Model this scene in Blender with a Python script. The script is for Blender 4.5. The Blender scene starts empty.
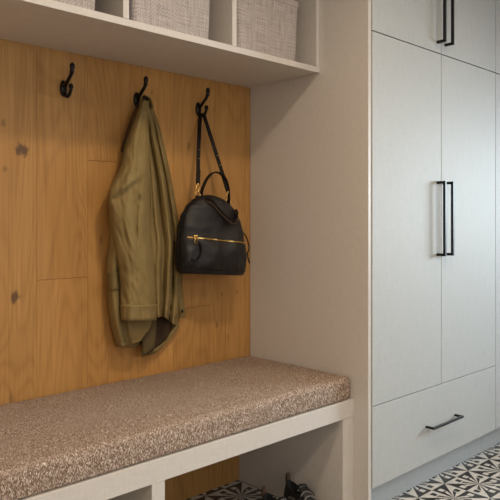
import bpy, bmesh, math, random
from mathutils import Vector, Matrix, noise

random.seed(4)
S = bpy.context.scene
COL = S.collection
PI = math.pi

# ------------------------------------------------------------ camera, world, lights, exposure
CX, CY, CZ, YAW, F = -1.9361, -2.0227, 1.10, 43.746, 648.0
cd = bpy.data.cameras.new('camera'); cam = bpy.data.objects.new('camera', cd); COL.objects.link(cam)
cam.location = (CX, CY, CZ); cam.rotation_euler = (PI/2, 0, -math.radians(YAW))
cd.sensor_width = 36; cd.lens = F/500*36; cd.shift_y = -29/500; cd.clip_start = 0.05
S.camera = cam

w = bpy.data.worlds.new('world'); S.world = w; w.use_nodes = True
bg = w.node_tree.nodes['Background']; bg.inputs[0].default_value = (0.75, 0.85, 1.0, 1); bg.inputs[1].default_value = 1.0

def area(name, loc, rot, sx, sy, power, col, spread=PI):
    l = bpy.data.lights.new(name, 'AREA'); l.shape = 'RECTANGLE'; l.size = sx; l.size_y = sy
    l.energy = power; l.color = col; l.spread = spread
    o = bpy.data.objects.new(name, l); COL.objects.link(o); o.location = loc; o.rotation_euler = rot
    return o
# daylight through the right wall window, then an added fill light at the front
area('daylight_right', (2.92, -2.1, 1.4), (Vector((2.92, -2.1, 1.4))-Vector((.6, -.63, .80))).to_track_quat('Z', 'Y').to_euler(), 1.5, .8, 12.8, (0.78, 0.92, 1.0), math.radians(62))
area('front_fill', (-0.9, -3.55, 1.7), (PI/2, 0, 0), 2.4, .75, 12, (1.0, 0.96, 0.91))
WARM = (1.0, 0.80, 0.58)
DOWN = [(-2.15, -2.40, 21), (-.85, -1.45, 16), (.55, -1.75, 9)]
S.view_settings.view_transform = 'Standard'; S.view_settings.look = 'None'
S.view_settings.gamma = 1; S.view_settings.use_curve_mapping = False
S.view_settings.exposure = 0.0

# ------------------------------------------------------------ helpers
c1 = math.cos(math.radians(90-YAW-0)); c1 = 677/math.hypot(677, 648); c2 = 648/math.hypot(677, 648)
def at(u, v, Y):
    """point of the plane Y=const that the photograph shows at (u, v)"""
    t = (u-250)/F
    X = (t*(2.8+c1*Y)+c2*Y)/(c1-t*c2); zc = 2.8+c2*X+c1*Y
    return Vector((X, Y, 1.10-(v-221)*zc/F))

def world_origin(p):
    o = Vector((0, 0, 0))
    while p is not None:
        o += p.location; p = p.parent
    return o
def obj(name, bm, m, parent=None, smooth=False, local=False, loc=None):
    """link one mesh; geometry is given in world metres unless local=True"""
    bmesh.ops.recalc_face_normals(bm, faces=bm.faces)
    org = Vector((0, 0, 0))
    if parent is not None and not local: org = world_origin(parent)
    if loc is not None: org = Vector(loc)
    if not local or loc is not None:
        for v in bm.verts: v.co -= org
    me = bpy.data.meshes.new(name); bm.to_mesh(me); bm.free()
    if smooth:
        for p in me.polygons: p.use_smooth = True
    me.materials.append(m)
    o = bpy.data.objects.new(name, me); COL.objects.link(o)
    if loc is not None: o.location = loc
    if parent is not None: o.parent = parent
    return o
def tag(o, label=None, cat=None, group=None, kind=None):
    if label: o['label'] = label
    if cat: o['category'] = cat
    if group: o['group'] = group
    if kind: o['kind'] = kind
    return o
def thing(name, loc, label, cat, group=None, rot=(0, 0, 0)):
    o = bpy.data.objects.new(name, None); COL.objects.link(o); o.empty_display_size = .05
    o.location = loc; o.rotation_euler = rot
    return tag(o, label, cat, group)
def copy_tree(o, parent=None):
    c = o.copy(); COL.objects.link(c)
    if parent is not None: c.parent = parent
    for ch in [x for x in list(COL.objects) if x.parent == o and x is not c]:
        copy_tree(ch, c)
    return c
def bx(bm, x0, x1, y0, y1, z0, z1, bev=0.0, seg=2):
    r = bmesh.ops.create_cube(bm, size=1)
    vs = r['verts']
    for v in vs:
        v.co = Vector((x0+(v.co.x+.5)*(x1-x0), y0+(v.co.y+.5)*(y1-y0), z0+(v.co.z+.5)*(z1-z0)))
    if bev > 0:
        es = list({e for v in vs for e in v.link_edges})
        bmesh.ops.bevel(bm, geom=es, offset=bev, segments=seg, affect='EDGES', profile=.5)
def box(name, x0, x1, y0, y1, z0, z1, m, parent=None, bev=.001, **k):
    bm = bmesh.new(); bx(bm, x0, x1, y0, y1, z0, z1, bev); return obj(name, bm, m, parent, **k)
def spline(pts, n):
    """Catmull-Rom through tuples, n samples"""
    P = [Vector(p) if len(p) in (2, 3, 4) else p for p in pts]; out = []
    for i in range(n):
        x = i/(n-1)*(len(P)-1); k = min(int(x), len(P)-2); t = x-k
        a, b, c, d = P[max(k-1, 0)], P[k], P[k+1], P[min(k+2, len(P)-1)]
        out.append(.5*((2*b)+(c-a)*t+(2*a-5*b+4*c-d)*t*t+(3*b-a-3*c+d)*t**3))
    return out
def tube(bm, pts, rad, n=10, closed=False):
    """rad: a number or one value per point"""
    N = len(pts); rings = []
    pts = [Vector(p) for p in pts]; ref = None
    for i in range(N):
        a = pts[(i-1) % N] if (closed or i > 0) else pts[i]; b = pts[(i+1) % N] if (closed or i < N-1) else pts[i]
        d = (b-a).normalized()
        if ref is None:
            ref = d.orthogonal().normalized()
        s = (ref-d*ref.dot(d)).normalized(); ref = s; q = d.cross(s)
        r = rad[i] if hasattr(rad, '__len__') else rad
        rings.append([bm.verts.new(pts[i]+(s*math.cos(2*PI*k/n)+q*math.sin(2*PI*k/n))*r) for k in range(n)])
    for i in range(N if closed else N-1):
        A, B = rings[i], rings[(i+1) % N]
        for k in range(n): bm.faces.new((A[k], A[(k+1) % n], B[(k+1) % n], B[k]))
    if not closed:
        bm.faces.new(rings[0]); bm.faces.new(rings[-1])
def ribbon(bm, pts, wdir, width, thick, closed=False):
    N = len(pts); pts = [Vector(p) for p in pts]; wd = Vector(wdir).normalized(); rings = []
    for i in range(N):
        a = pts[i-1] if (i > 0 or closed) else pts[i]; b = pts[(i+1) % N] if (i < N-1 or closed) else pts[i]
        d = (b-a).normalized(); wv = (wd-d*wd.dot(d)).normalized(); nv = d.cross(wv)
        rings.append([bm.verts.new(pts[i]+wv*sx*width/2+nv*sy*thick/2) for sx, sy in
                      ((-1, -.6), (-.9, -1), (.9, -1), (1, -.6), (1, .6), (.9, 1), (-.9, 1), (-1, .6))])
    n = 8
    for i in range(N if closed else N-1):
        A, B = rings[i], rings[(i+1) % N]
        for k in range(n): bm.faces.new((A[k], A[(k+1) % n], B[(k+1) % n], B[k]))
    if not closed:
        bm.faces.new(rings[0]); bm.faces.new(rings[-1])
def grid(bm, rows, close=False):
    V = [[bm.verts.new(p) for p in r] for r in rows]
    for i in range(len(V)-1):
        m = len(V[i])
        for k in range(m if close else m-1):
            bm.faces.new((V[i][k], V[i][(k+1) % m], V[i+1][(k+1) % m], V[i+1][k]))
    return V
def ball(bm, c, rx, ry, rz, u=16, v=10):
    bmesh.ops.create_uvsphere(bm, u_segments=u, v_segments=v, radius=1,
                              matrix=Matrix.Translation(c) @ Matrix.Diagonal((rx, ry, rz, 1)))
def smoothstep(a, b, x):
    t = max(0, min(1, (x-a)/(b-a))); return t*t*(3-2*t)

# ------------------------------------------------------------ materials
class NT:
    def __init__(s, name):
        s.m = bpy.data.materials.new(name); s.m.use_nodes = True; s.t = s.m.node_tree
        s.b = s.t.nodes['Principled BSDF']; s.tc = None
    def n(s, typ, **k):
        o = s.t.nodes.new(typ)
        for a, b in k.items(): setattr(o, a, b)
        return o
    def l(s, a, b): s.t.links.new(a, b)
    def obj(s):
        if s.tc is None: s.tc = s.n('ShaderNodeTexCoord')
        return s.tc.outputs['Object']
    def mapping(s, scale, vec=None, rot=(0, 0, 0)):
        m = s.n('ShaderNodeMapping'); m.inputs['Scale'].default_value = scale; m.inputs['Rotation'].default_value = rot
        s.l(vec or s.obj(), m.inputs[0]); return m.outputs[0]
    def math(s, op, a, b=None, c=None):
        m = s.n('ShaderNodeMath', operation=op)
        for i, x in enumerate((a, b, c)):
            if x is None: continue
            if isinstance(x, (int, float)): m.inputs[i].default_value = x
            else: s.l(x, m.inputs[i])
        return m.outputs[0]
    def noise(s, vec, scale=1, detail=3, rough=.5, dist=0):
        m = s.n('ShaderNodeTexNoise'); s.l(vec, m.inputs['Vector']); m.inputs['Scale'].default_value = scale
        m.inputs['Detail'].default_value = detail; m.inputs['Roughness'].default_value = rough; m.inputs['Distortion'].default_value = dist
        return m.outputs[0]
    def ramp(s, fac, stops, interp='LINEAR'):
        r = s.n('ShaderNodeValToRGB'); r.color_ramp.interpolation = interp; e = r.color_ramp.elements
        while len(e) < len(stops): e.new(.5)
        for i, (p, c) in enumerate(stops):
            e[i].position = p; e[i].color = (*c, 1) if len(c) == 3 else c
        s.l(fac, r.inputs[0]); return r.outputs[0]
    def mix(s, f, a, b, blend='MIX'):
        m = s.n('ShaderNodeMix', data_type='RGBA', blend_type=blend)
        for i, x in ((0, f), (6, a), (7, b)):
            if isinstance(x, (int, float)): m.inputs[i].default_value = x
            elif isinstance(x, tuple): m.inputs[i].default_value = (*x, 1)
            else: s.l(x, m.inputs[i])
        return m.outputs[2]
    def bump(s, h, strength, dist):
        b = s.n('ShaderNodeBump'); b.inputs['Strength'].default_value = strength; b.inputs['Distance'].default_value = dist
        s.l(h, b.inputs['Height']); s.l(b.outputs[0], s.b.inputs['Normal'])
    def set(s, col=None, rough=None, metal=None, spec=None, **k):
        if col is not None:
            if isinstance(col, tuple): s.b.inputs['Base Color'].default_value = (*col, 1)
            else: s.l(col, s.b.inputs['Base Color'])
        if rough is not None: s.b.inputs['Roughness'].default_value = rough
        if metal is not None: s.b.inputs['Metallic'].default_value = metal
        if spec is not None: s.b.inputs['Specular IOR Level'].default_value = spec
        for a, b in k.items(): s.b.inputs[a].default_value = b
        return s.m

def m_plain(name, col, rough=.5, metal=0, nscale=40, var=.06, bump=.1):
    t = NT(name); f = t.noise(t.mapping((1, 1, 1)), nscale, 3)
    c = t.ramp(f, [(.3, tuple(x*(1-var) for x in col)), (.7, tuple(min(1, x*(1+var)) for x in col))])
    if bump: t.bump(f, bump, .001)
    return t.set(c, rough, metal)

def m_panel(name, col, rough=.42):
    """painted board with a faint embossed vertical grain"""
    t = NT(name)
    f = t.noise(t.mapping((260, 260, 22)), 1, 4, .6); g = t.noise(t.mapping((30, 30, 260)), 1, 2)
    h = t.math('ADD', f, t.math('MULTIPLY', g, .6))
    c = t.ramp(h, [(.5, tuple(x*.93 for x in col)), (1.05, tuple(x*1.05 for x in col))])
    t.bump(h, .25, .0006)
    return t.set(c, rough)

def m_wood():
    t = NT('oak_planks')
    a = t.n('ShaderNodeAttribute', attribute_name='tone'); A = a.outputs['Fac']
    off = t.n('ShaderNodeCombineXYZ'); t.l(t.math('MULTIPLY', A, 13.7), off.inputs[0]); t.l(t.math('MULTIPLY', A, 31.1), off.inputs[2])
    add = t.n('ShaderNodeVectorMath', operation='ADD'); t.l(t.obj(), add.inputs[0]); t.l(off.outputs[0], add.inputs[1]); P = add.outputs[0]
    # cathedral figure: rings of a slowly varying field
    big = t.noise(t.mapping((5.5, 3, .8), P), 1, 1.5, .5, .4)
    rings = t.math('SINE', t.math('MULTIPLY', big, 60))
    fine = t.noise(t.mapping((160, 60, 3.2), P), 1, 4, .6)
    mid = t.noise(t.mapping((28, 10, 1.1), P), 1, 3, .55)
    h = t.math('ADD', t.math('MULTIPLY', t.math('POWER', t.math('ABSOLUTE', rings), 4), -.11), t.math('ADD', t.math('MULTIPLY', fine, .7), t.math('MULTIPLY_ADD', mid, .3, .03)))
    c = t.ramp(h, [(.25, (.31, .155, .045)), (.5, (.43, .225, .068)), (.75, (.51, .285, .092))])
    tone = t.math('MULTIPLY_ADD', A, .16, .94)
    sc = t.n('ShaderNodeVectorMath', operation='SCALE'); t.l(c, sc.inputs[0]); t.l(tone, sc.inputs['Scale']); c = sc.outputs[0]
    # knots at their own places (x, z, half width, half height)
    for (kx, kz, w_, h_) in KNOTS:
        d = t.n('ShaderNodeVectorMath', operation='SUBTRACT'); t.l(t.obj(), d.inputs[0]); d.inputs[1].default_value = (kx, 0, kz)
        e = t.n('ShaderNodeVectorMath', operation='MULTIPLY'); t.l(d.outputs[0], e.inputs[0]); e.inputs[1].default_value = (1/w_, 0, 1/h_)
        L = t.n('ShaderNodeVectorMath', operation='LENGTH'); t.l(e.outputs[0], L.inputs[0])
        q = t.math('ADD', L.outputs['Value'], t.math('MULTIPLY', t.math('SUBTRACT', t.noise(t.mapping((70, 70, 50)), 1, 2), .5), 1.6))
        st_ = 1.0 if w_ > .012 else .5
        k = t.ramp(q, [(.45, (1, 1, 1)), (1.0, (0, 0, 0))])
        c = t.mix(t.math('MULTIPLY', k, .85*st_), c, (.085, .045, .022))
    t.bump(h, .25, .0012)
    return t.set(c, .5, spec=.35)

def m_tiles():
    """0.2 m encaustic tiles: mirrored 0.1 m cells split on the diagonal, with shards and small squares"""
    t = NT('encaustic_floor_tiles')
    sx = t.n('ShaderNodeSeparateXYZ'); t.l(t.obj(), sx.inputs[0])
    def cell(o, off):
        q = t.math('DIVIDE', t.math('ADD', o, off), .1)
        fl = t.math('FLOOR', q); fr = t.math('SUBTRACT', q, fl)
        par = t.math('FLOORED_MODULO', fl, 2)
        mir = t.math('ABSOLUTE', t.math('SUBTRACT', par, fr))
        return mir, par
    a, pa = cell(sx.outputs[0], 10.0-.03); b, pb = cell(sx.outputs[1], 10.125)
    base = t.math('GREATER_THAN', a, b)
    lo = t.math('MINIMUM', a, b); hi = t.math('MAXIMUM', a, b)
    # small square away from the diagonal
    dx = t.math('ABSOLUTE', t.math('SUBTRACT', hi, .74)); dy = t.math('ABSOLUTE', t.math('SUBTRACT', lo, .30))
    sq = t.math('LESS_THAN', t.math('MAXIMUM', dx, dy), .12)
    # shard running out of the corner
    sh = t.math('MULTIPLY', t.math('GREATER_THAN', lo, t.math('MULTIPLY', hi, .40)), t.math('LESS_THAN', lo, t.math('MULTIPLY', hi, .72)))
    sh = t.math('MULTIPLY', sh, t.math('LESS_THAN', hi, .56))
    l2 = t.math('SUBTRACT', 1, hi); h2 = t.math('SUBTRACT', 1, lo)
    s2 = t.math('MULTIPLY', t.math('GREATER_THAN', l2, t.math('MULTIPLY', h2, .42)), t.math('LESS_THAN', l2, t.math('MULTIPLY', h2, .74)))
    fl_ = t.math('FLOORED_MODULO', t.math('ADD', t.math('ADD', base, sq), t.math('ADD', sh, t.math('ADD', pa, pb))), 2)
    n = t.noise(t.mapping((1, 1, 1)), 45, 3)
    dark = t.ramp(n, [(.3, (.014, .014, .014)), (.7, (.034, .032, .031))]); light = t.ramp(n, [(.3, (.52, .50, .46)), (.7, (.68, .65, .61))])
    c = t.mix(fl_, dark, light)
    return t.set(c, .38)

def m_weave(name, ca, cb, sc=210):
    t = NT(name)
    s = t.n('ShaderNodeSeparateXYZ'); t.l(t.obj(), s.inputs[0])
    xy = t.math('ADD', s.outputs[0], s.outputs[1])
    n = t.noise(t.mapping((60, 60, 60)), 1, 2)
    w1 = t.math('SINE', t.math('ADD', t.math('MULTIPLY', xy, sc*2.4), t.math('MULTIPLY', n, 2.5)))
    w2 = t.math('SINE', t.math('ADD', t.math('MULTIPLY', s.outputs[2], sc*2.4), t.math('MULTIPLY', n, 2.5)))
    w_ = t.math('MULTIPLY', w1, w2)
    st = t.noise(t.mapping((12, 12, 420)), 1, 2); st2 = t.noise(t.mapping((420, 420, 12)), 1, 2)
    h = t.math('ADD', t.math('MULTIPLY', w_, .09), t.math('ADD', t.math('MULTIPLY', st, .7), t.math('MULTIPLY', st2, .6)))
    c = t.ramp(h, [(.42, ca), (.85, cb)])
    t.bump(h, .3, .001)
    return t.set(c, .9, spec=.1)

def m_tweed():
    t = NT('woven_tweed')
    # yarn flecks: long across the top, upright on the front
    f1 = t.noise(t.mapping((620, 330, 200)), 1, 3, .8)
    f2 = t.noise(t.mapping((150, 150, 60)), 1, 2, .6)
    f3 = t.noise(t.mapping((520, 200, 170)), 1, 1, .6)
    h = t.math('ADD', t.math('MULTIPLY', f1, .70), t.math('MULTIPLY', f2, .12)); h = t.math('ADD', h, t.math('MULTIPLY', f3, .35))
    c = t.ramp(h, [(.42, (.07, .042, .028)), (.54, (.195, .128, .088)), (.61, (.30, .212, .155)), (.70, (.85, .76, .68))])
    t.bump(h, .8, .003)
    return t.set(c, .88, spec=.15)

def m_cloth(name, ca, cb, fine=900, rough=.85):
    t = NT(name)
    n = t.noise(t.mapping((1, 1, 1)), 14, 3); f = t.noise(t.mapping((fine, fine, fine)), 1, 2)
    c = t.ramp(t.math('ADD', t.math('MULTIPLY', n, .7), t.math('MULTIPLY', f, .3)), [(.35, ca), (.65, cb)])
    t.bump(t.math('ADD', f, t.math('MULTIPLY', t.noise(t.mapping((1, 1, .4)), 38, 2), 3)), .35, .0025)
    return t.set(c, rough, spec=.2)

def m_leather(name, ca, cb, rough=.38):
    t = NT(name)
    v = t.n('ShaderNodeTexVoronoi'); v.inputs['Scale'].default_value = 330; t.l(t.obj(), v.inputs['Vector'])
    n = t.noise(t.mapping((1, 1, 1)), 22, 4)
    c = t.ramp(n, [(.35, ca), (.65, cb)])
    t.bump(t.math('ADD', t.math('MULTIPLY', v.outputs['Distance'], .5), t.math('MULTIPLY', n, 2.2)), .5, .003)
    return t.set(c, rough, spec=.35 if 'strap' not in name else .15)

KNOTS = [tuple(v) for v in ([*map(float, ())],) if v]
def knot(u, v, w_, h_):
    p = at(u, v, 0); KNOTS.append((p.x, p.z, w_, h_))
for a_ in ((22, 150, .026, .026), (15, 297, .018, .026), (11, 400, .008, .035), (3, 123, .009, .014), (5, 169, .009, .013), (189, 146, .011, .016),
           (227, 181, .009, .012), (101, 240, .010, .016), (217, 325, .008, .016), (228, 337, .006, .022), (237, 292, .008, .010), (222, 294, .008, .010),
           (152, 92, .009, .012), (214, 110, .006, .008)): knot(*a_)

M_wood = m_wood(); M_tiles = m_tiles()
M_panel = m_panel('painted_board', (.59, .56, .53)); M_door = m_panel('painted_door_board', (.435, .452, .452), .56)
M_wall = m_plain('wall_paint', (.66, .61, .55), .8); M_ceil = m_plain('ceiling_paint', (.72, .68, .62), .9)
M_weave = m_weave('basket_weave', (.25, .22, .21), (.55, .50, .485))
M_basket_in = m_plain('basket_lining', (.12, .09, .08), .9)
M_tweed = m_tweed()
M_iron = m_plain('black_iron', (.012, .011, .010), .38, .6); M_blk = m_plain('black_metal', (.010, .010, .011), .35, .4)
M_olive = m_cloth('olive_cotton', (.215, .155, .062), (.27, .20, .084))
M_olive_d = m_cloth('olive_stitched_cotton', (.16, .118, .048), (.21, .158, .066))
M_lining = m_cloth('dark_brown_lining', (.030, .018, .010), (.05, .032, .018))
M_olive_shade = m_cloth('shaded_olive_cotton', (.085, .060, .028), (.12, .088, .042))  # darker copy of the olive cotton, shade of the rear sleeve put into its colour
M_leather = m_leather('black_leather', (.006, .0055, .007), (.013, .011, .012)); M_strap = m_leather('strap_leather', (.005, .004, .004), (.013, .008, .006), .5)
M_edge = m_plain('strap_raw_edge', (.12, .065, .035), .6)
M_gold = m_plain('brass', (.72, .46, .14), .25, 1.0)
M_shoe = m_plain('black_mesh_upper', (.012, .013, .016), .55, 0, 300); M_sole = m_plain('rubber_sole', (.03, .03, .032), .6)
M_lace = m_plain('grey_lace', (.20, .19, .185), .5); M_tab = m_plain('brown_tab', (.10, .055, .03), .6)
M_gap = m_plain('cabinet_interior', (.12, .10, .085), .8); M_glass = NT('pane_glass').set((.9, .95, 1), .02, 0, Alpha=.15)
M_lamp = NT('lamp_diffuser').set((.9, .8, .7), .5)
M_lamp.node_tree.nodes['Principled BSDF'].inputs['Emission Color'].default_value = (*WARM, 1)
M_lamp.node_tree.nodes['Principled BSDF'].inputs['Emission Strength'].default_value = 8

# ------------------------------------------------------------ the room
RX0, RX1, RY, RH = -2.50, 3.05, -3.65, 2.52
def st(name, *a, **k):
    o = box(name, *a, **k); o['kind'] = 'structure'; return o
st('floor', RX0-.1, RX1+.1, RY-.1, .12, -.08, 0, M_tiles, bev=0)
st('ceiling', RX0-.1, RX1+.1, RY-.1, .12, RH, RH+.08, M_ceil, bev=0)
st('wall_left', RX0-.1, RX0, RY, .12, 0, RH, M_wall, bev=0)
def wall_with_hole(name, axis, pos, thick, a0, a1, h0, h1, z0, z1):
    bm = bmesh.new()
    for (p0, p1, q0, q1) in ((a0, a1, 0, z0), (a0, a1, z1, RH), (a0, h0, z0, z1), (h1, a1, z0, z1)):
        if axis == 'x': bx(bm, pos, pos+thick, p0, p1, q0, q1)
        else: bx(bm, p0, p1, pos, pos+thick, q0, q1)
    o = obj(name, bm, M_wall); o['kind'] = 'structure'
wall_with_hole('wall_right', 'x', RX1, .1, RY, .12, -2.95, -1.25, .8, 2.1)
wall_with_hole('wall_front', 'y', RY-.1, .1, RX0, RX1, -2.15, .35, .8, 2.1)
def window(name, axis, pos, a0, a1, z0, z1):
    bm = bmesh.new()
    for (p0, p1, q0, q1) in ((a0, a1, z0, z0+.05), (a0, a1, z1-.05, z1), (a0, a0+.05, z0, z1), (a1-.05, a1, z0, z1), ((a0+a1)/2-.02, (a0+a1)/2+.02, z0, z1)):
        if axis == 'x': bx(bm, pos, pos+.05, p0, p1, q0, q1, .003)
        else: bx(bm, p0, p1, pos, pos+.05, q0, q1, .003)
    f = obj(name, bm, M_wall); f['kind'] = 'structure'
    bm = bmesh.new()
    if axis == 'x': bx(bm, pos+.02, pos+.026, a0+.05, a1-.05, z0+.05, z1-.05)
    else: bx(bm, a0+.05, a1-.05, pos+.02, pos+.026, z0+.05, z1-.05)
    obj('pane', bm, M_glass, f)
window('window_1', 'x', RX1+.02, -2.95, -1.25, .8, 2.1)
window('fill_window', 'y', RY-.07, -2.15, .35, .8, 2.1)  # unseen window, added to go with the front fill light

# oak boarding: the back wall of the niche
bm = bmesh.new(); lay = bm.verts.layers.float.new('tone')
X = -.040; PW = .1857; edges = [0.0, -.0405]
while edges[-1] > RX0+.01: edges.append(max(edges[-1]-PW, RX0))
joints = {2: [.757], 4: [1.312], 5: [.905], 3: [2.02], 1: [1.9, .2], 6: [1.95, .12], 7: [.62, 1.7], 8: [1.2], 9: [.8], 10: [1.5], 11: [.5], 12: [1.1]}
for i in range(len(edges)-1):
    zs = [0]+sorted(joints.get(i, []))+[RH]
    for j in range(len(zs)-1):
        n0 = len(bm.verts); tone = random.random()
        bx(bm, edges[i+1]+.0002, edges[i]-.0002, 0, .02, zs[j]+.0005, zs[j+1]-.0005, .0005, 1)
        bm.verts.ensure_lookup_table()
        for v in bm.verts[n0:]: v[lay] = tone
wb = obj('wall_back', bm, M_wood); wb['kind'] = 'structure'
st('wall_rear', RX0, RX1, .02, .12, 0, RH, M_gap, bev=0)

# ------------------------------------------------------------ wardrobe on the right
DY = -.625
def DX(u): return at(u, 221, DY).x
W = thing('tall_wardrobe', (0, 0, 0), 'tall pale grey built-in wardrobe with black bar handles and one bottom drawer', 'wardrobe')
box('side_panel', 0, .018, DY+.004, 0-.0005, 0, RH-.002, M_panel, W, .0012)
X1 = at(495.5, 221, DY).x; ZS, ZD, ZB = at(372.5, 30.5, DY).z, at(372.5, 407, DY).z, at(372.5, 489, DY).z
box('carcass', 0.019, X1+.001, DY+.024, -.002, ZB, RH-.003, M_gap, W, 0)
box('plinth', .019, X1+.0015, -.555, -.536, 0, ZB-.001, M_door, W, 0)
XM = at(441.3, 221, DY).x; G = .0016
def vhandle(x, z0, z1, parent):
    bm = bmesh.new(); s = .0055; out = DY-.034
    bx(bm, x-s, x+s, out-s, out+s, z0, z1, .001)
    for z in (z0+s, z1-s): bx(bm, x-s, x+s, out, DY+.001, z-s, z+s, .0008)
    return obj('handle', bm, M_blk, parent)
xa, xb = at(437.3, 221, DY).x, at(445.2, 221, DY).x
for (z0, z1, h0, h1) in ((ZD+.0015, ZS-.002, .956, 1.264), (ZS+.002, RH-.012, 1.832, 2.15)):
    for (x0, x1, hx) in ((.0195, XM-G, xa), (XM+G, X1, xb)):
        d = box('door', x0, x1, DY, DY+.02, z0, z1, M_door, W, .0012)
        vhandle(hx, h0, h1, d)
dr = box('drawer', .0195, X1, DY, DY+.02, ZB, ZD-.0015, M_door, W, .0012)
bm = bmesh.new(); hz = .270; s = .0055; out = DY-.034; x0, x1 = DX(425.5), DX(455.5)
bx(bm, x0, x1, out-s, out+s, hz-.004, hz+.004, .001)
for x in (x0+s, x1-s): bx(bm, x-s, x+s, out, DY+.001, hz-.004, hz+.004, .0008)
obj('handle', bm, M_blk, dr)

# next cabinet of the row, only its edge in view
W2 = thing('tall_cabinet', (X1+.003, 0, 0), 'plain tall pale cabinet at the far right edge, beyond the wardrobe with the drawer', 'cabinet')
XE = X1+.46
box('carcass', X1+.003, XE, DY+.024, -.002, ZB, RH-.003, M_gap, W2, 0)
box('plinth', X1+.003, XE, -.555, -.536, 0, ZB-.001, M_door, W2, 0)
box('door', X1+.0035, XE, DY, DY+.02, ZB, ZS-.002, M_door, W2, .0012)
box('door', X1+.0035, XE, DY, DY+.02, ZS+.002, RH-.012, M_door, W2, .0012)
st('wall_side', XE+.002, RX1, DY+.004, .018, 0, RH, M_door, bev=0)

# ------------------------------------------------------------ cubby shelf above
SY = -.391; Z0, Z1 = 1.675, 1.6965; ZT = 2.09
UL = RX0+.002
C = thing('cubby_shelf', (-1.2, 0, Z0), 'pale painted cubby shelf unit running above the coat hooks', 'shelf')
box('bottom_board', UL, -.0005, SY, -.001, Z0, Z1, M_panel, C)
box('top_board', UL, -.0005, SY, -.001, ZT, ZT+.02, M_panel, C)
box('side_panel', -.0185, -.0006, SY, -.001, Z1+.0005, ZT-.0005, M_panel, C)
box('back_board', UL, -.019, -.006, -.001, Z1+.0005, ZT-.0005, M_panel, C, 0)
for x in (-.447, -.879, -1.311, -1.743, -2.175):
    box('divider', x-.010, x+.010, SY, -.0065, Z1+.0005, ZT-.0005, M_panel, C)

# baskets
def basket_mesh():
    bm = bmesh.new(); H = .235
    def ring(wd, dp, z, r=.016, n=5):
        out = []
        for (sx, sy, a0) in ((1, 1, 0), (-1, 1, 90), (-1, -1, 180), (1, -1, 270)):
            for k in range(n):
                a = math.radians(a0+90*k/(n-1)); out.append(Vector((sx*(wd/2-r)+r*math.cos(a), sy*(dp/2-r)+r*math.sin(a), z)))
        return out
    rows = [ring(.296, .32, .0), ring(.302, .326, .004), ring(.307, .331, .08), ring(.310, .334, .16), ring(.313, .337, H-.022), ring(.319, .343, H-.020), ring(.319, .343, H),
            ring(.305, .329, H), ring(.303, .327, H-.03), ring(.290, .314, .008)]
    V = grid(bm, rows, True); bm.faces.new(V[0]); bm.faces.new(V[-1])
    return bm
def make_basket(loc, label):
    b = thing('storage_basket', loc, label, 'basket', 'woven baskets in the cubby shelf')
    obj('body', basket_mesh(), M_weave, b, local=True)
    bm = bmesh.new()
    bx(bm, -.0775, .0775, -.1765, -.174, .165, .168)
    return b, bm
bsk, tmp = make_basket((-.247, -.196, Z1+.001), 'lilac-grey woven storage basket in the rightmost cubby, beside the pale end wall'); tmp.free()
for x, lab in ((-.680, 'lilac-grey woven storage basket in the middle visible cubby, above the hanging bag and coat'),
               (-1.110, 'lilac-grey woven basket in the leftmost cubby, only its lower corner in view')):
    c = copy_tree(bsk); c.location.x = x; c['label'] = lab

# ------------------------------------------------------------ bench
BY = -.557
B = thing('built_in_bench', (-1.2, 0, 0), 'pale painted built-in bench with open shoe compartments below the cushion', 'bench')
box('seat_board', UL, -.001, BY+.02, -.001, .420, .4425, M_panel, B)
box('front_rail', UL, -.001, BY, BY+.0195, .379, .4425, M_panel, B)
box('end_panel', -.066, -.001, BY+.001, -.001, 0, .3785, M_panel, B)
for x in (-.882, -1.70, -2.46):
    box('divider', x-.022, x+.022, BY+.001, -.001, 0, .3785, M_panel, B)

# cushion: rounded slab with a slightly crowned top
def cushion():
    bm = bmesh.new(); x0, x1 = RX0+.012, -.0015; y0, y1, z0, z1 = -.553, -.004, .4435, .524
    def loop(ins, r):
        out = []; hy, hz = (y1-y0)/2-ins, (z1-z0)/2-ins; cy, cz = (y0+y1)/2, (z0+z1)/2; n = 6
        cor = []
        for (sy, sz, a0) in ((1, 1, 0), (-1, 1, 90), (-1, -1, 180), (1, -1, 270)):
            rr = r if sz > 0 else r*.5
            for k in range(n):
                a = math.radians(a0+90*k/(n-1)); cor.append((cy+sy*(hy-rr)+rr*math.cos(a), cz+sz*(hz-rr)+rr*math.sin(a)))
            if sy*sz != 0 and a0 == 0:
                for k in range(1, 16):
                    cor.append((cy+(hy-rr)*(1-2*k/16), cz+hz))
        return cor
    xs = [x0+.0, x0+.004, x0+.012, x0+.022]+[x0+.03+(x1-x0-.06)*i/120 for i in range(121)]+[x1-.022, x1-.012, x1-.004, x1]
    rows = []
    for x in xs:
        e = min(x-x0, x1-x); ins = .022*(1-math.sqrt(max(0, 1-(1-min(e/.022, 1))**2)))
        row = []
        for (y, z) in loop(ins, .020):
            top = smoothstep(.48, .52, z)
            s = math.sin(PI*(y-y0)/(y1-y0))
            z += top*(.007*s*min(1, e/.1)+.0020*noise.noise(Vector((x*6, y*8, 1)))+.0012*noise.noise(Vector((x*22, y*20, 5))))
            if y < y0+.03: y += .0022*noise.noise(Vector((x*7, z*9, 3)))
            row.append(Vector((x, y, z)))
        rows.append(row)
    V = grid(bm, rows, True); bm.faces.new(V[0]); bm.faces.new(V[-1])
    return bm
tag(obj('bench_cushion', cushion(), M_tweed, None, smooth=True), 'long brown flecked tweed cushion lying on the built-in bench', 'cushion')

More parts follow.
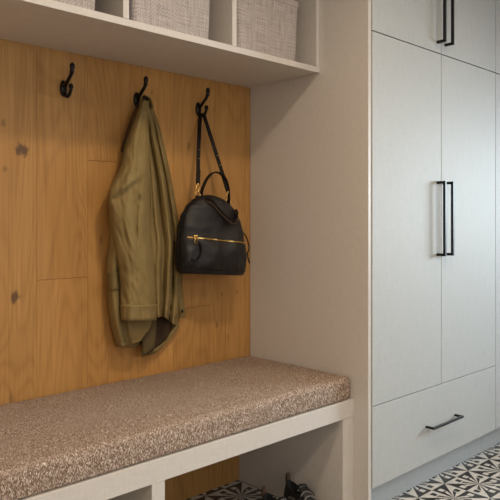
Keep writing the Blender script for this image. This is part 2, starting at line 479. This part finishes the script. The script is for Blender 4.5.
# ------------------------------------------------------------ coat hooks
HZ = 1.548
HOOKS = [(-.876, 'black iron double coat hook left empty, nearest the left edge'),
         (-.583, 'black iron double coat hook holding the olive jacket'),
         (-.290, 'black iron double coat hook holding the leather bag strap')]
def make_hook(x, label):
    h = thing('coat_hook', (x, 0, HZ), label, 'coat hook', 'iron coat hooks on the oak boarding')
    bm = bmesh.new(); ball(bm, (0, -.004, .0), .014, .008, .028); ball(bm, (0, -.010, .010), .008, .006, .010)
    obj('backplate', bm, M_iron, h, smooth=True, local=True)
    bm = bmesh.new()
    p = spline([(0, -.006, .002), (0, -.020, .012), (0, -.038, .026), (0, -.054, .039), (0, -.061, .050), (0, -.063, .060)], 22)
    tube(bm, p, [.0072-.0012*math.sin(PI*i/21)+(.0018 if 15 < i < 18 else 0) for i in range(22)], 12); ball(bm, (0, -.063, .065), .0092, .0092, .013)
    obj('upper_prong', bm, M_iron, h, smooth=True, local=True)
    bm = bmesh.new()
    p = spline([(0, -.006, -.006), (0, -.012, -.020), (0, -.026, -.030), (0, -.042, -.026), (0, -.052, -.012), (0, -.054, -.006)], 20)
    tube(bm, p, .0058, 12); ball(bm, (0, -.054, 0), .0085, .0085, .010)
    obj('lower_prong', bm, M_iron, h, smooth=True, local=True)
    for z in (.018, -.016):
        bm = bmesh.new(); ball(bm, (0.004, -.0085, z), .0034, .002, .0034, 10, 6); obj('screw', bm, M_iron, h, smooth=True, local=True)
    return h
hk = make_hook(*HOOKS[0])
for x, lab in HOOKS[1:]:
    c = copy_tree(hk); c.location.x = x; c['label'] = lab

# ------------------------------------------------------------ olive jacket
hx_ = HOOKS[1][0]
J = thing('olive_jacket', (hx_, -.05, .62), 'olive green cotton jacket hanging from the middle hook', 'jacket')
def lerp(a, b, t): return a+(b-a)*t
def interp(tab, x):
    if x <= tab[0][0]: return tab[0][1]
    for (a, va), (b, vb) in zip(tab, tab[1:]):
        if x <= b:
            t = (x-a)/(b-a); return va+(vb-va)*t*t*(3-2*t)
    return tab[-1][1]
NR, NC = 90, 70
Lb = spline([(141, 101), (133, 120), (124, 146), (119, 170), (112, 190), (109, 215), (109, 240), (106, 264), (107, 298), (110, 322), (116, 346)], NR)
Rb = spline([(148, 98), (157, 118), (164, 145), (170, 172), (175, 200), (180, 228), (183, 250), (182.5, 275), (182, 298), (180.5, 312), (178, 325)], NR)
hem = [(0, 0), (.12, 3), (.38, 4), (.50, -3), (.62, -15), (.72, -14), (1, 0)]
def body_front(s, t, i):
    u = lerp(Lb[i].x, Rb[i].x, s); v = lerp(Lb[i].y, Rb[i].y, s)+interp(hem, s)*smoothstep(.7, 1, t)
    if t < .04: v -= 2.5*math.sin(PI*s)*(1-t/.04)
    dep = interp([(0, .026), (.1, .038), (.35, .055), (.7, .066), (1, .068)], t)
    y = -.022-dep*(max(0, math.sin(PI*s**.78))**.7)
    am = interp([(0, .001), (.2, .013), (.6, .022), (1, .024)], t)
    # folds fall from the hook and lean outwards
    for amp, c0, c1_, c2_, wd in ((1.0, .55, .67, .69, .035), (-1.3-1.0*(1-smoothstep(.3, .6, t)), .60, .74, .735, .028), (1.1, .72, .84, .80, .035), (-1.2, .82, .895, .86, .022), (.8, .9, .945, .92, .03), (.7, .1, .1, .10, .06), (-.7, .2, .2, .2, .04)):
        y -= am*amp*math.exp(-((s-interp([(0, c0), (.4, c1_), (1, c2_)], t))/wd)**2)
    y -= .005*t*noise.noise(Vector((s*6, t*9, 2)))+.003*noise.noise(Vector((s*14+t*8, t*16, 7)))
    if u > 168: y = max(y, -.105+.055*smoothstep(168, 177, u))
    return at(u, v, min(y, -.016))
def shell(front, n=NR, m=NC, back_y=-.014, hemback=None):
    rows = []
    for i in range(n):
        t = i/(n-1); r = [front(k/(m-1), t, i) for k in range(m)]
        a, b = r[0], r[-1]
        back = []
        for k in range(1, 12):
            q = k/12; p = b.lerp(a, q).copy(); p.y = back_y-.004*math.sin(PI*q)
            if hemback: p.z -= hemback*smoothstep(.8, 1, t)*math.sin(PI*q)
            back.append(p)
        rows.append(r+back)
    return rows
bm = bmesh.new(); R = shell(body_front, hemback=.035); V = grid(bm, R, True); bm.faces.new(V[0])
o = obj('body', bm, M_olive, J, smooth=True)
sd = o.modifiers.new('thickness', 'SOLIDIFY'); sd.thickness = .0016; sd.offset = -1
# lining seen inside the open hem
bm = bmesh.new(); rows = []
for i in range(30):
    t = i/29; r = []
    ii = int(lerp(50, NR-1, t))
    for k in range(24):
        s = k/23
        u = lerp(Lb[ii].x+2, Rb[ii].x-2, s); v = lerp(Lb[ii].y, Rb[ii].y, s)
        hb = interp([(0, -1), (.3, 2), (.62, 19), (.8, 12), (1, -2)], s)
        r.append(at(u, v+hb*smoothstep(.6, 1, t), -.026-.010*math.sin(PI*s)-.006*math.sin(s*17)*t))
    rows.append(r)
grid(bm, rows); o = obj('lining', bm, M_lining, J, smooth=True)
sd = o.modifiers.new('thickness', 'SOLIDIFY'); sd.thickness = .0015
bm = bmesh.new(); ribbon(bm, spline([at(u, v, -.030) for u, v in ((178.5, 325), (173, 332), (166, 340), (160, 347), (154, 351.5), (148, 353.5))], 20), (-.6, 0, .8), .016, .004)
obj('back_hem', bm, M_olive_d, J, smooth=True)
# front sleeve
SLp = spline([(141, 103), (134, 121), (126, 147), (120, 168), (109.5, 189), (108.5, 208), (112, 232), (117, 258), (119.5, 282), (120.5, 306)], NR)
SRp = spline([(147.5, 101), (148.5, 121), (150, 147), (150.5, 168), (150.5, 189), (151, 208), (151.5, 232), (153.5, 258), (155.5, 282), (156.5, 306)], NR)
def sleeve(s, t, i, off=0, L=SLp, Rr=SRp):
    u = lerp(L[i].x, Rr[i].x, s); v = lerp(L[i].y, Rr[i].y, s)
    if t < .05: v -= 2*math.sin(PI*s)*(1-t/.05)
    dep = interp([(0, .028), (.15, .052), (.4, .078), (1, .070)], t)
    y = -.050-.028*smoothstep(0, .3, t)-dep*(max(0, math.sin(PI*s))**.5)-off
    # creases: fans leaving the elbow, long drop folds above and below
    y -= .009*math.exp(-((t-(.30+.22*(1-s)))/.025)**2)*(1-s)*1.6
    y += .009*math.exp(-((t-(.36+.16*(1-s)))/.022)**2)*(1-s)*1.8
    y -= .009*math.exp(-((t-(.46-.10*s))/.03)**2)*(1-s)
    y += .007*math.exp(-((s-interp([(0, .6), (.3, .50), (.6, .62), (1, .42)], t))/.05)**2)*smoothstep(.05, .3, t)*(1-smoothstep(.8, 1, t)*.6)
    y -= .006*math.exp(-((s-interp([(0, .8), (.3, .80), (1, .80)], t))/.07)**2)*smoothstep(.05, .3, t)
    y += .009*math.exp(-((s-.98+.55*t)/.035)**2)*smoothstep(.35,.5,t)*(1-smoothstep(.62,.8,t)) + .004*math.exp(-((s-.25-.1*t)/.05)**2)*smoothstep(.45, .6, t)*(1-smoothstep(.9, 1, t))
    y -= .013*noise.noise(Vector((s*3+t*4, t*7, 12)))+.005*noise.noise(Vector((s*9-t*12, t*18, 4)))
    return at(u, v, y)
bm = bmesh.new(); R = shell(sleeve, back_y=-.060, m=50); V = grid(bm, R, True); bm.faces.new(V[0]); 
sl = obj('sleeve', bm, M_olive, J, smooth=True)
sd = sl.modifiers.new('thickness', 'SOLIDIFY'); sd.thickness = .002; sd.offset = -1
# cuff band
bm = bmesh.new(); rows = []
for i in range(8):
    t = i/7; r = []
    Lx, Rx = 120.2+.6*t, 157.3-.6*t
    for k in range(50):
        s = k/49; p = sleeve(s, 1, NR-1, .003)
        q = at(lerp(Lx, Rx, s), lerp(304, 320, t)+1.0*math.sin(PI*s), p.y-(.001 if 0 < i < 7 else 0)); r.append(q)
    a, b = r[0], r[-1]
    for k in range(1, 12):
        p = b.lerp(a, k/12); p.y = -.066; r.append(p)
    rows.append(r)
grid(bm, rows, True); cf = obj('cuff', bm, M_olive, sl, smooth=True)
sd = cf.modifiers.new('thickness', 'SOLIDIFY'); sd.thickness = .003; sd.offset = -1
bm = bmesh.new()
for vv in (306.5, 309.5, 317.6):
    pts = []
    for k in range(2, 48):
        s = k/49; p = sleeve(s, 1, NR-1, .0062); pts.append(at(lerp(120.6, 156.8, s), vv+1.0*math.sin(PI*s), p.y))
    tube(bm, pts, .0006, 6)
obj('stitching', bm, M_olive_d, cf, smooth=True)
# end of the other sleeve, showing below the hem
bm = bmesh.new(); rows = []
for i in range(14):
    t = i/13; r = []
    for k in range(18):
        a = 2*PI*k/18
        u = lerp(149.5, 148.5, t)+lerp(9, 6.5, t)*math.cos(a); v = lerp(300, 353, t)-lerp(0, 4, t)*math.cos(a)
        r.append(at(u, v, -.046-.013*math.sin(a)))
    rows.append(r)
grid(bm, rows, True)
o = obj('rear_sleeve', bm, M_olive_shade, J, smooth=True); sd = o.modifiers.new('t', 'SOLIDIFY'); sd.thickness = .002
# patch pocket with flap on the left of the body
def on_body(u, v, off):
    i = min(range(NR), key=lambda k: abs(lerp(Lb[k].y, Rb[k].y, .1)-v)); s = (u-Lb[i].x)/(Rb[i].x-Lb[i].x)
    p = body_front(max(0.02, min(1, s)), i/(NR-1), i); return at(u, v, p.y-off)
for nm, (v0, v1), off in (('pocket_flap', (272, 291), .006),):
    bm = bmesh.new(); rows = []
    for i in range(12):
        rows.append([on_body(lerp(107.6, 128, k/11), lerp(v0, v1, i/11)-k*.25, off+.002*(1 if 0 < i < 11 else 0)) for k in range(12)])
    grid(bm, rows); o = obj(nm, bm, M_olive_d if nm == 'pocket_flap' else M_olive, J, smooth=True)
    sd = o.modifiers.new('t', 'SOLIDIFY'); sd.thickness = .003
# seams
def seam(pts, off=.001, fn=on_body):
    P = [fn(u, v, off) for u, v in [tuple(q) for q in spline(pts, 24)]]; tube(bm, P, .0011, 6)
for q in ([(163, 150), (168, 175), (172, 200), (173, 225)], [(118, 342), (126, 341), (136, 338)], [(164, 312), (171, 315), (177, 318)]):
    bm = bmesh.new(); seam(q); obj('seam', bm, M_olive_d, J, smooth=True)
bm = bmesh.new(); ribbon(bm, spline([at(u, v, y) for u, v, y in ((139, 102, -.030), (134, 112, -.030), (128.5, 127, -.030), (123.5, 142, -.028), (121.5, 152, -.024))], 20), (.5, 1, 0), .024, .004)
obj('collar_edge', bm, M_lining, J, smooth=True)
# side adjuster tab with its button
bm = bmesh.new(); pts = [at(u, v, y) for u, v, y in ((178.5, 284, -.045), (180.5, 294, -.050), (182, 306, -.052), (182.5, 318, -.048))]
ribbon(bm, spline(pts, 12), (1, -.6, 0), .020, .004); tb = obj('adjuster_tab', bm, M_olive_d, J)
bm = bmesh.new(); p = at(182.2, 311, -.058); ball(bm, p, .006, .003, .006, 12, 8); obj('button', bm, M_blk, tb, smooth=True)
# collar and loop over the hook
bm = bmesh.new()
pts = [at(u, v, y) for u, v, y in ((139, 106, -.034), (141.5, 99.5, -.040), (145, 97.2, -.048), (149, 99.5, -.056), (152, 108, -.062))]
ribbon(bm, spline(pts, 16), (0.2, 1, 0), .030, .004); obj('collar', bm, M_olive_d, J, smooth=True)
bm = bmesh.new()
pts = [Vector((hx_-.008, -.020, HZ-.050)), Vector((hx_-.004, -.022, HZ-.028)), Vector((hx_, -.026, HZ-.0235)), Vector((hx_+.004, -.030, HZ-.030)), Vector((hx_+.008, -.034, HZ-.050))]
tube(bm, spline(pts, 14), .002, 8); obj('hanging_loop', bm, M_lining, J, smooth=True)

# ------------------------------------------------------------ leather bag
bagY = -.122
bo = at(212, 274.5, bagY)
G_ = thing('leather_bag', bo, 'small black leather bag with gold zip hanging from the right hook', 'bag', rot=(math.radians(-2), math.radians(4.5), math.radians(-6)))
BH = .300
prof = [(0, .140, .046), (.01, .150, .052), (.05, .155, .058), (.12, .153, .056), (.165, .146, .050), (.21, .134, .043), (.25, .112, .036), (.272, .090, .030), (.288, .064, .024), (.296, .036, .017), (.300, .010, .010)]
def hw(z): return interp([(a, b) for a, b, c in prof], z)
def hd(z): return interp([(a, c) for a, b, c in prof], z)
def bagp(z, a, off=0, n=2.6):
    c_, s_ = math.cos(a), math.sin(a)
    x = (hw(z)+off)*math.copysign(abs(c_)**(2/n), c_); y = (hd(z)+off)*math.copysign(abs(s_)**(2/n), s_)
    return Vector((x, y, z))
bm = bmesh.new(); rows = []; NB = 40
zs = [BH*(1-math.cos(PI*i/(NB-1)))/2 for i in range(NB)]
for z in zs:
    r = []
    for k in range(64):
        a = 2*PI*k/64; p = bagp(z, a)
        if p.y < 0:
            p.y += .012*noise.noise(Vector((p.x*16, z*14, 3)))+.003*noise.noise(Vector((p.x*40, z*30, 8)))
            p.y += .004*math.exp(-((z-.172-.02*math.sin(p.x*18))/.008)**2)
        p.x += .004*noise.noise(Vector((p.x*9, z*22, 1)))
        r.append(p)
    rows.append(r)
V = grid(bm, rows, True); bm.faces.new(V[0]); bm.faces.new(V[-1])
body = obj('body', bm, M_leather, G_, smooth=True, local=True)
def front(x, z, off):
    q = min(1, abs(x)/hw(z)); y = -(hd(z))*(1-q**2.6)**(1/2.6)
    y += .012*noise.noise(Vector((x*16, z*14, 3)))+.003*noise.noise(Vector((x*40, z*30, 8)))
    return Vector((x, y-off, z))
# front pocket panel, fuller than the body above the zip
bm = bmesh.new(); rows = []
for i in range(22):
    t = i/21; z = lerp(.016, .131-.0, t); r = []
    for k in range(40):
        s = -1+2*k/39; x = s*(hw(z)-.004); bul = .012*(1-s**4)**.5*math.sin(PI*min(1, t*1.0))**.45 if 0 < i < 21 else 0
        r.append(front(x, z-.025*x*t, .0015+bul))
    rows.append(r)
grid(bm, rows); o = obj('front_pocket', bm, M_leather, G_, smooth=True, local=True)
# zip
ZZ = .131; zz = lambda x: ZZ-.025*x
bm = bmesh.new(); ribbon(bm, [front(-.132+.270*k/40, zz(-.132+.270*k/40), .004) for k in range(41)], (0, 0, 1), .0048, .004)
zp = obj('zip', bm, M_gold, G_, local=True)
bm = bmesh.new(); p = front(-.108, ZZ, .009); ZZ += .004; bx(bm, p.x-.009, p.x+.009, p.y-.004, p.y+.004, ZZ-.008, ZZ+.007, .002)
tube(bm, [Vector((p.x+.007*math.cos(a), p.y-.003, ZZ-.014+.009*math.sin(a))) for a in [2*PI*k/16 for k in range(16)]], .002, 8, True)
sdr = obj('slider', bm, M_gold, zp, local=True, smooth=False)
bm = bmesh.new(); q = [(-.106, .122), (-.094, .104), (-.092, .080), (-.104, .058), (-.120, .048), (-.132, .058)]
ribbon(bm, spline([tuple(front(x, z, .020)) for x, z in q], 18), (1, 0, .3), .007, .003); obj('zip_pull', bm, M_strap, sdr, local=True)
bm = bmesh.new(); tube(bm, [front(-.146+.292*k/40, .018, .003) for k in range(41)], .0022, 8)
obj('piping', bm, M_strap, G_, local=True, smooth=True)
# top seam zip around the dome, side cord
bm = bmesh.new(); P = [Vector((hw(z)*1.0, 0, z)) for z in zs[8:]]; P += [Vector((-hw(z), 0, z)) for z in reversed(zs[8:])]
P = [p+Vector((0, -.004, .001)) for p in P]; tube(bm, P, .003, 8); obj('edge_binding', bm, M_strap, G_, local=True, smooth=True)
bm = bmesh.new(); tube(bm, spline([(.144, -.012, .170), (.160, -.016, .150), (.170, -.016, .110), (.160, -.018, .085), (.170, -.018, .050)], 24), .0028, 8)
obj('side_cord', bm, M_strap, G_, local=True, smooth=True)
# carrying handles: one standing, one flopped over the front
bm = bmesh.new(); ribbon(bm, spline([(-.036, .012, .280), (-.033, .012, .318), (-.010, .012, .370), (.024, .012, .398), (.062, .012, .390), (.086, .010, .350), (.090, .006, .300), (.084, .004, .262)], 40), (0, 1, .0), .020, .0045)
h1 = obj('handle', bm, M_strap, G_, local=True, smooth=False)
fl = [(-.044, .284, .004), (-.026, .276, .014), (-.004, .246, .014), (.026, .220, .014), (.064, .206, .014), (.098, .216, .012), (.108, .236, .006), (.098, .256, .002)]
bm = bmesh.new(); ribbon(bm, spline([tuple(front(x, min(z, .285), o_)) for x, z, o_ in fl], 40), (-.3, -.2, 1), .016, .0045)
h2 = obj('handle', bm, M_strap, G_, local=True)
bm = bmesh.new(); tube(bm, [p+Vector((0, -.003, -.0078)) for p in spline([tuple(front(x, min(z, .285), o_+.001)) for x, z, o_ in fl], 40)], .0013, 6)
obj('raw_edge', bm, M_edge, h2, local=True, smooth=True)
# tabs, rings and clips, then the shoulder strap over the hook
G_rot = G_.rotation_euler.to_matrix(); toL = lambda p: G_rot.inverted() @ (Vector(p)-bo)
tabs = [(-.056, .006, .272), (.088, .006, .258)]; tops = []
for tx, ty, tz in tabs:
    bm = bmesh.new(); bx(bm, tx-.009, tx+.009, ty-.006, ty+.006, tz-.012, tz+.026, .003); tbb = obj('strap_tab', bm, M_strap, G_, local=True)
    bm = bmesh.new(); tube(bm, [Vector((tx+.011*math.cos(a), ty, tz+.030+.011*math.sin(a))) for a in [2*PI*k/18 for k in range(18)]], .0024, 8, True)
    tube(bm, spline([(tx, ty, tz+.040), (tx+.006, ty, tz+.048), (tx+.005, ty, tz+.060), (tx-.003, ty, tz+.064), (tx-.007, ty, tz+.054), (tx-.004, ty, tz+.043)], 18), .0024, 8)
    ball(bm, (tx, ty, tz+.068), .005, .004, .007, 10, 8)
    obj('clip', bm, M_gold, tbb, local=True, smooth=True); tops.append(Vector((tx, ty, tz+.070)))
def skew(v): v.x -= .075*min(max(v.z, 0), .32)
for o in [x for x in COL.objects if x.type == 'MESH' and (x.parent == G_ or (x.parent and x.parent.parent == G_) or (x.parent and x.parent.parent and x.parent.parent.parent == G_))]:
    for v in o.data.vertices: skew(v.co)
for v in tops: skew(v)
hk3 = Vector((HOOKS[2][0], 0, HZ))
crown = toL(hk3+Vector((0, -.030, -.0245)))
a_, b_ = toL(hk3+Vector((-.004, -.018, -.050))), toL(hk3+Vector((.006, -.040, -.045)))
bm = bmesh.new()
pts = [tops[0], tops[0].lerp(a_, .5)+Vector((-.002, 0, 0)), a_, toL(hk3+Vector((-.001, -.022, -.0235))), crown, toL(hk3+Vector((.002, -.037, -.0235))), b_, b_.lerp(tops[1], .5), tops[1]]
ribbon(bm, spline(pts, 70), (1, -.2, 0), .0155, .004); sp = obj('shoulder_strap', bm, M_strap, G_, local=True)
for tp, q in ((tops[0], a_), (tops[1], b_)):
    bm = bmesh.new(); d = (q-tp).normalized()
    ribbon(bm, [tp+d*.002, tp+d*.03, tp+d*.060], (1, -.2, 0), .0165, .008); obj('keeper', bm, M_strap, sp, local=True)
    for dd in (.11, .15):
        bm = bmesh.new(); ball(bm, tp+d*dd+Vector((-.000, -.003, 0)), .0022, .0016, .0022, 8, 6)
        obj('stud', bm, M_gold, sp, local=True, smooth=True)

# ------------------------------------------------------------ shoes under the bench
def make_shoe(loc, rz, label):
    s = thing('shoe', loc, label, 'shoe', None, rot=(0, 0, rz))      # toe towards local -y
    def outl(y):   # half width of the last along its length
        return interp([(-.275, .004), (-.262, .024), (-.22, .040), (-.18, .045), (-.11, .037), (-.05, .033), (-.012, .028), (.0, .010)], y)
    ys = [-.275+.275*i/40 for i in range(41)]
    def rings(z0, hfun, k, n=20, inset=0):
        R = []
        for y in ys:
            r = []; h = hfun(y); w_ = max(.002, outl(y)-inset)
            for j in range(n+1):
                a = PI*j/n; r.append(Vector((w_*math.copysign(abs(math.cos(a))**.7, math.cos(a)), y, z0+h*math.sin(a)**.75)))
            R.append(r)
        return R
    bm = bmesh.new(); R = [[Vector((x*outl(y)*1.08+0, y*1.02+.003, z)) for x, z in ((-1, .004), (-1.02, .014), (-1, .024), (1, .024), (1.02, .014), (1, .004), (.9, 0), (-.9, 0))] for y in ys]
    V = grid(bm, R, True); bm.faces.new(V[0]); bm.faces.new(V[-1]); obj('sole', bm, M_sole, s, local=True)
    hf = lambda y: interp([(-.275, .010), (-.25, .028), (-.20, .040), (-.15, .058), (-.11, .072), (-.06, .068), (-.02, .078), (0, .080)], y)
    bm = bmesh.new(); R = rings(.022, hf, 0)
    # open the collar: drop the crest inside between heel and tongue
    for i, r in enumerate(R):
        y = ys[i]
        if -.105 < y < -.008:
            for j, p in enumerate(r):
                if 7 < j < 13: p.z = .035+.004*abs(j-10)
    V = grid(bm, R); bm.faces.new(V[0]); bm.faces.new(V[-1]); up = obj('upper', bm, M_shoe, s, local=True, smooth=True)
    bm = bmesh.new(); rows = []
    for i in range(8):
        t = i/7; y = lerp(-.17, -.095, t); rows.append([Vector((x*.020, y, .022+hf(y)+.004+.022*t*t-abs(x)*.004)) for x in (-1, -.5, 0, .5, 1)])
    grid(bm, rows); tg = obj('tongue', bm, M_shoe, s, local=True, smooth=True); m_ = tg.modifiers.new('t', 'SOLIDIFY'); m_.thickness = .006
    bm = bmesh.new()
    for i in range(4):
        y = -.175+.022*i; z = .022+hf(y)+.007+.012*(i/4)**2
        tube(bm, spline([(-.024, y, z-.008), (-.010, y+.004, z+.003), (.010, y+.004, z+.003), (.024, y, z-.008)], 10), .0026, 8)
        tube(bm, spline([(0, -.105, .098), (.020, -.112, .102), (.034, -.128, .086), (.020, -.138, .084), (0, -.108, .096)], 20), .0022, 8)
    obj('laces', bm, M_lace, s, local=True, smooth=True)
    bm = bmesh.new(); ribbon(bm, spline([(0, .004, .085), (0, .006, .108), (0, .002, .126), (0, -.004, .108), (0, -.006, .088)], 16), (1, 0, 0), .014, .003)
    obj('pull_tab', bm, M_tab, s, local=True)
    for q in (1, -1):
        bm = bmesh.new(); ribbon(bm, [Vector((q*outl(y)*1.02, y, .05+.02*(1+math.cos((y+.1)*40))/2)) for y in [-.16+.1*i/12 for i in range(13)]], (0, 0, 1), .008, .003)
        obj('side_stripe', bm, M_lace, s, local=True)
    return s
def floor_at(u, v, z):
    zc = (1.10-z)*F/(v-221); xc = (u-250)/F*zc; a = zc-2.8
    return Vector((c1*xc+c2*a, -c2*xc+c1*a, 0))
p2 = floor_at(288, 474, .122); p1 = floor_at(264, 490, .112)
sh = make_shoe(p2, math.radians(-16), 'black shoe with a brown heel pull tab, right of the pair under the bench')
s1 = copy_tree(sh); s1.location = p1; s1.rotation_euler = (0, 0, math.radians(-6)); s1['label'] = 'black shoe lying lower and left of its pair under the bench'

# ------------------------------------------------------------ recessed ceiling lamps
lampo = None
for i, (x, y, e) in enumerate(DOWN):
    if lampo is None:
        lampo = thing('recessed_ceiling_lamp', (x, y, RH), 'round recessed ceiling lamp above the bench', 'ceiling lamp', 'recessed ceiling lamps')
        bm = bmesh.new(); tube(bm, [Vector((.120*math.cos(2*PI*k/32), .120*math.sin(2*PI*k/32), -.003)) for k in range(32)], .006, 8, True); obj('trim_ring', bm, M_ceil, lampo, local=True, smooth=True)
        bm = bmesh.new(); bmesh.ops.create_cone(bm, cap_ends=True, segments=32, radius1=.114, radius2=.114, depth=.003, matrix=Matrix.Translation((0, 0, -.002))); obj('diffuser', bm, M_lamp, lampo, local=True)
    else:
        c = copy_tree(lampo); c.location = (x, y, RH); c['label'] = 'round recessed ceiling lamp above the passage'
    l = bpy.data.lights.new('lamp_light', 'AREA'); l.shape = 'DISK'; l.size = .22; l.energy = e; l.color = WARM; l.spread = math.radians(150)
    o = bpy.data.objects.new('lamp_light', l); COL.objects.link(o); o.location = (x, y, RH-.008)
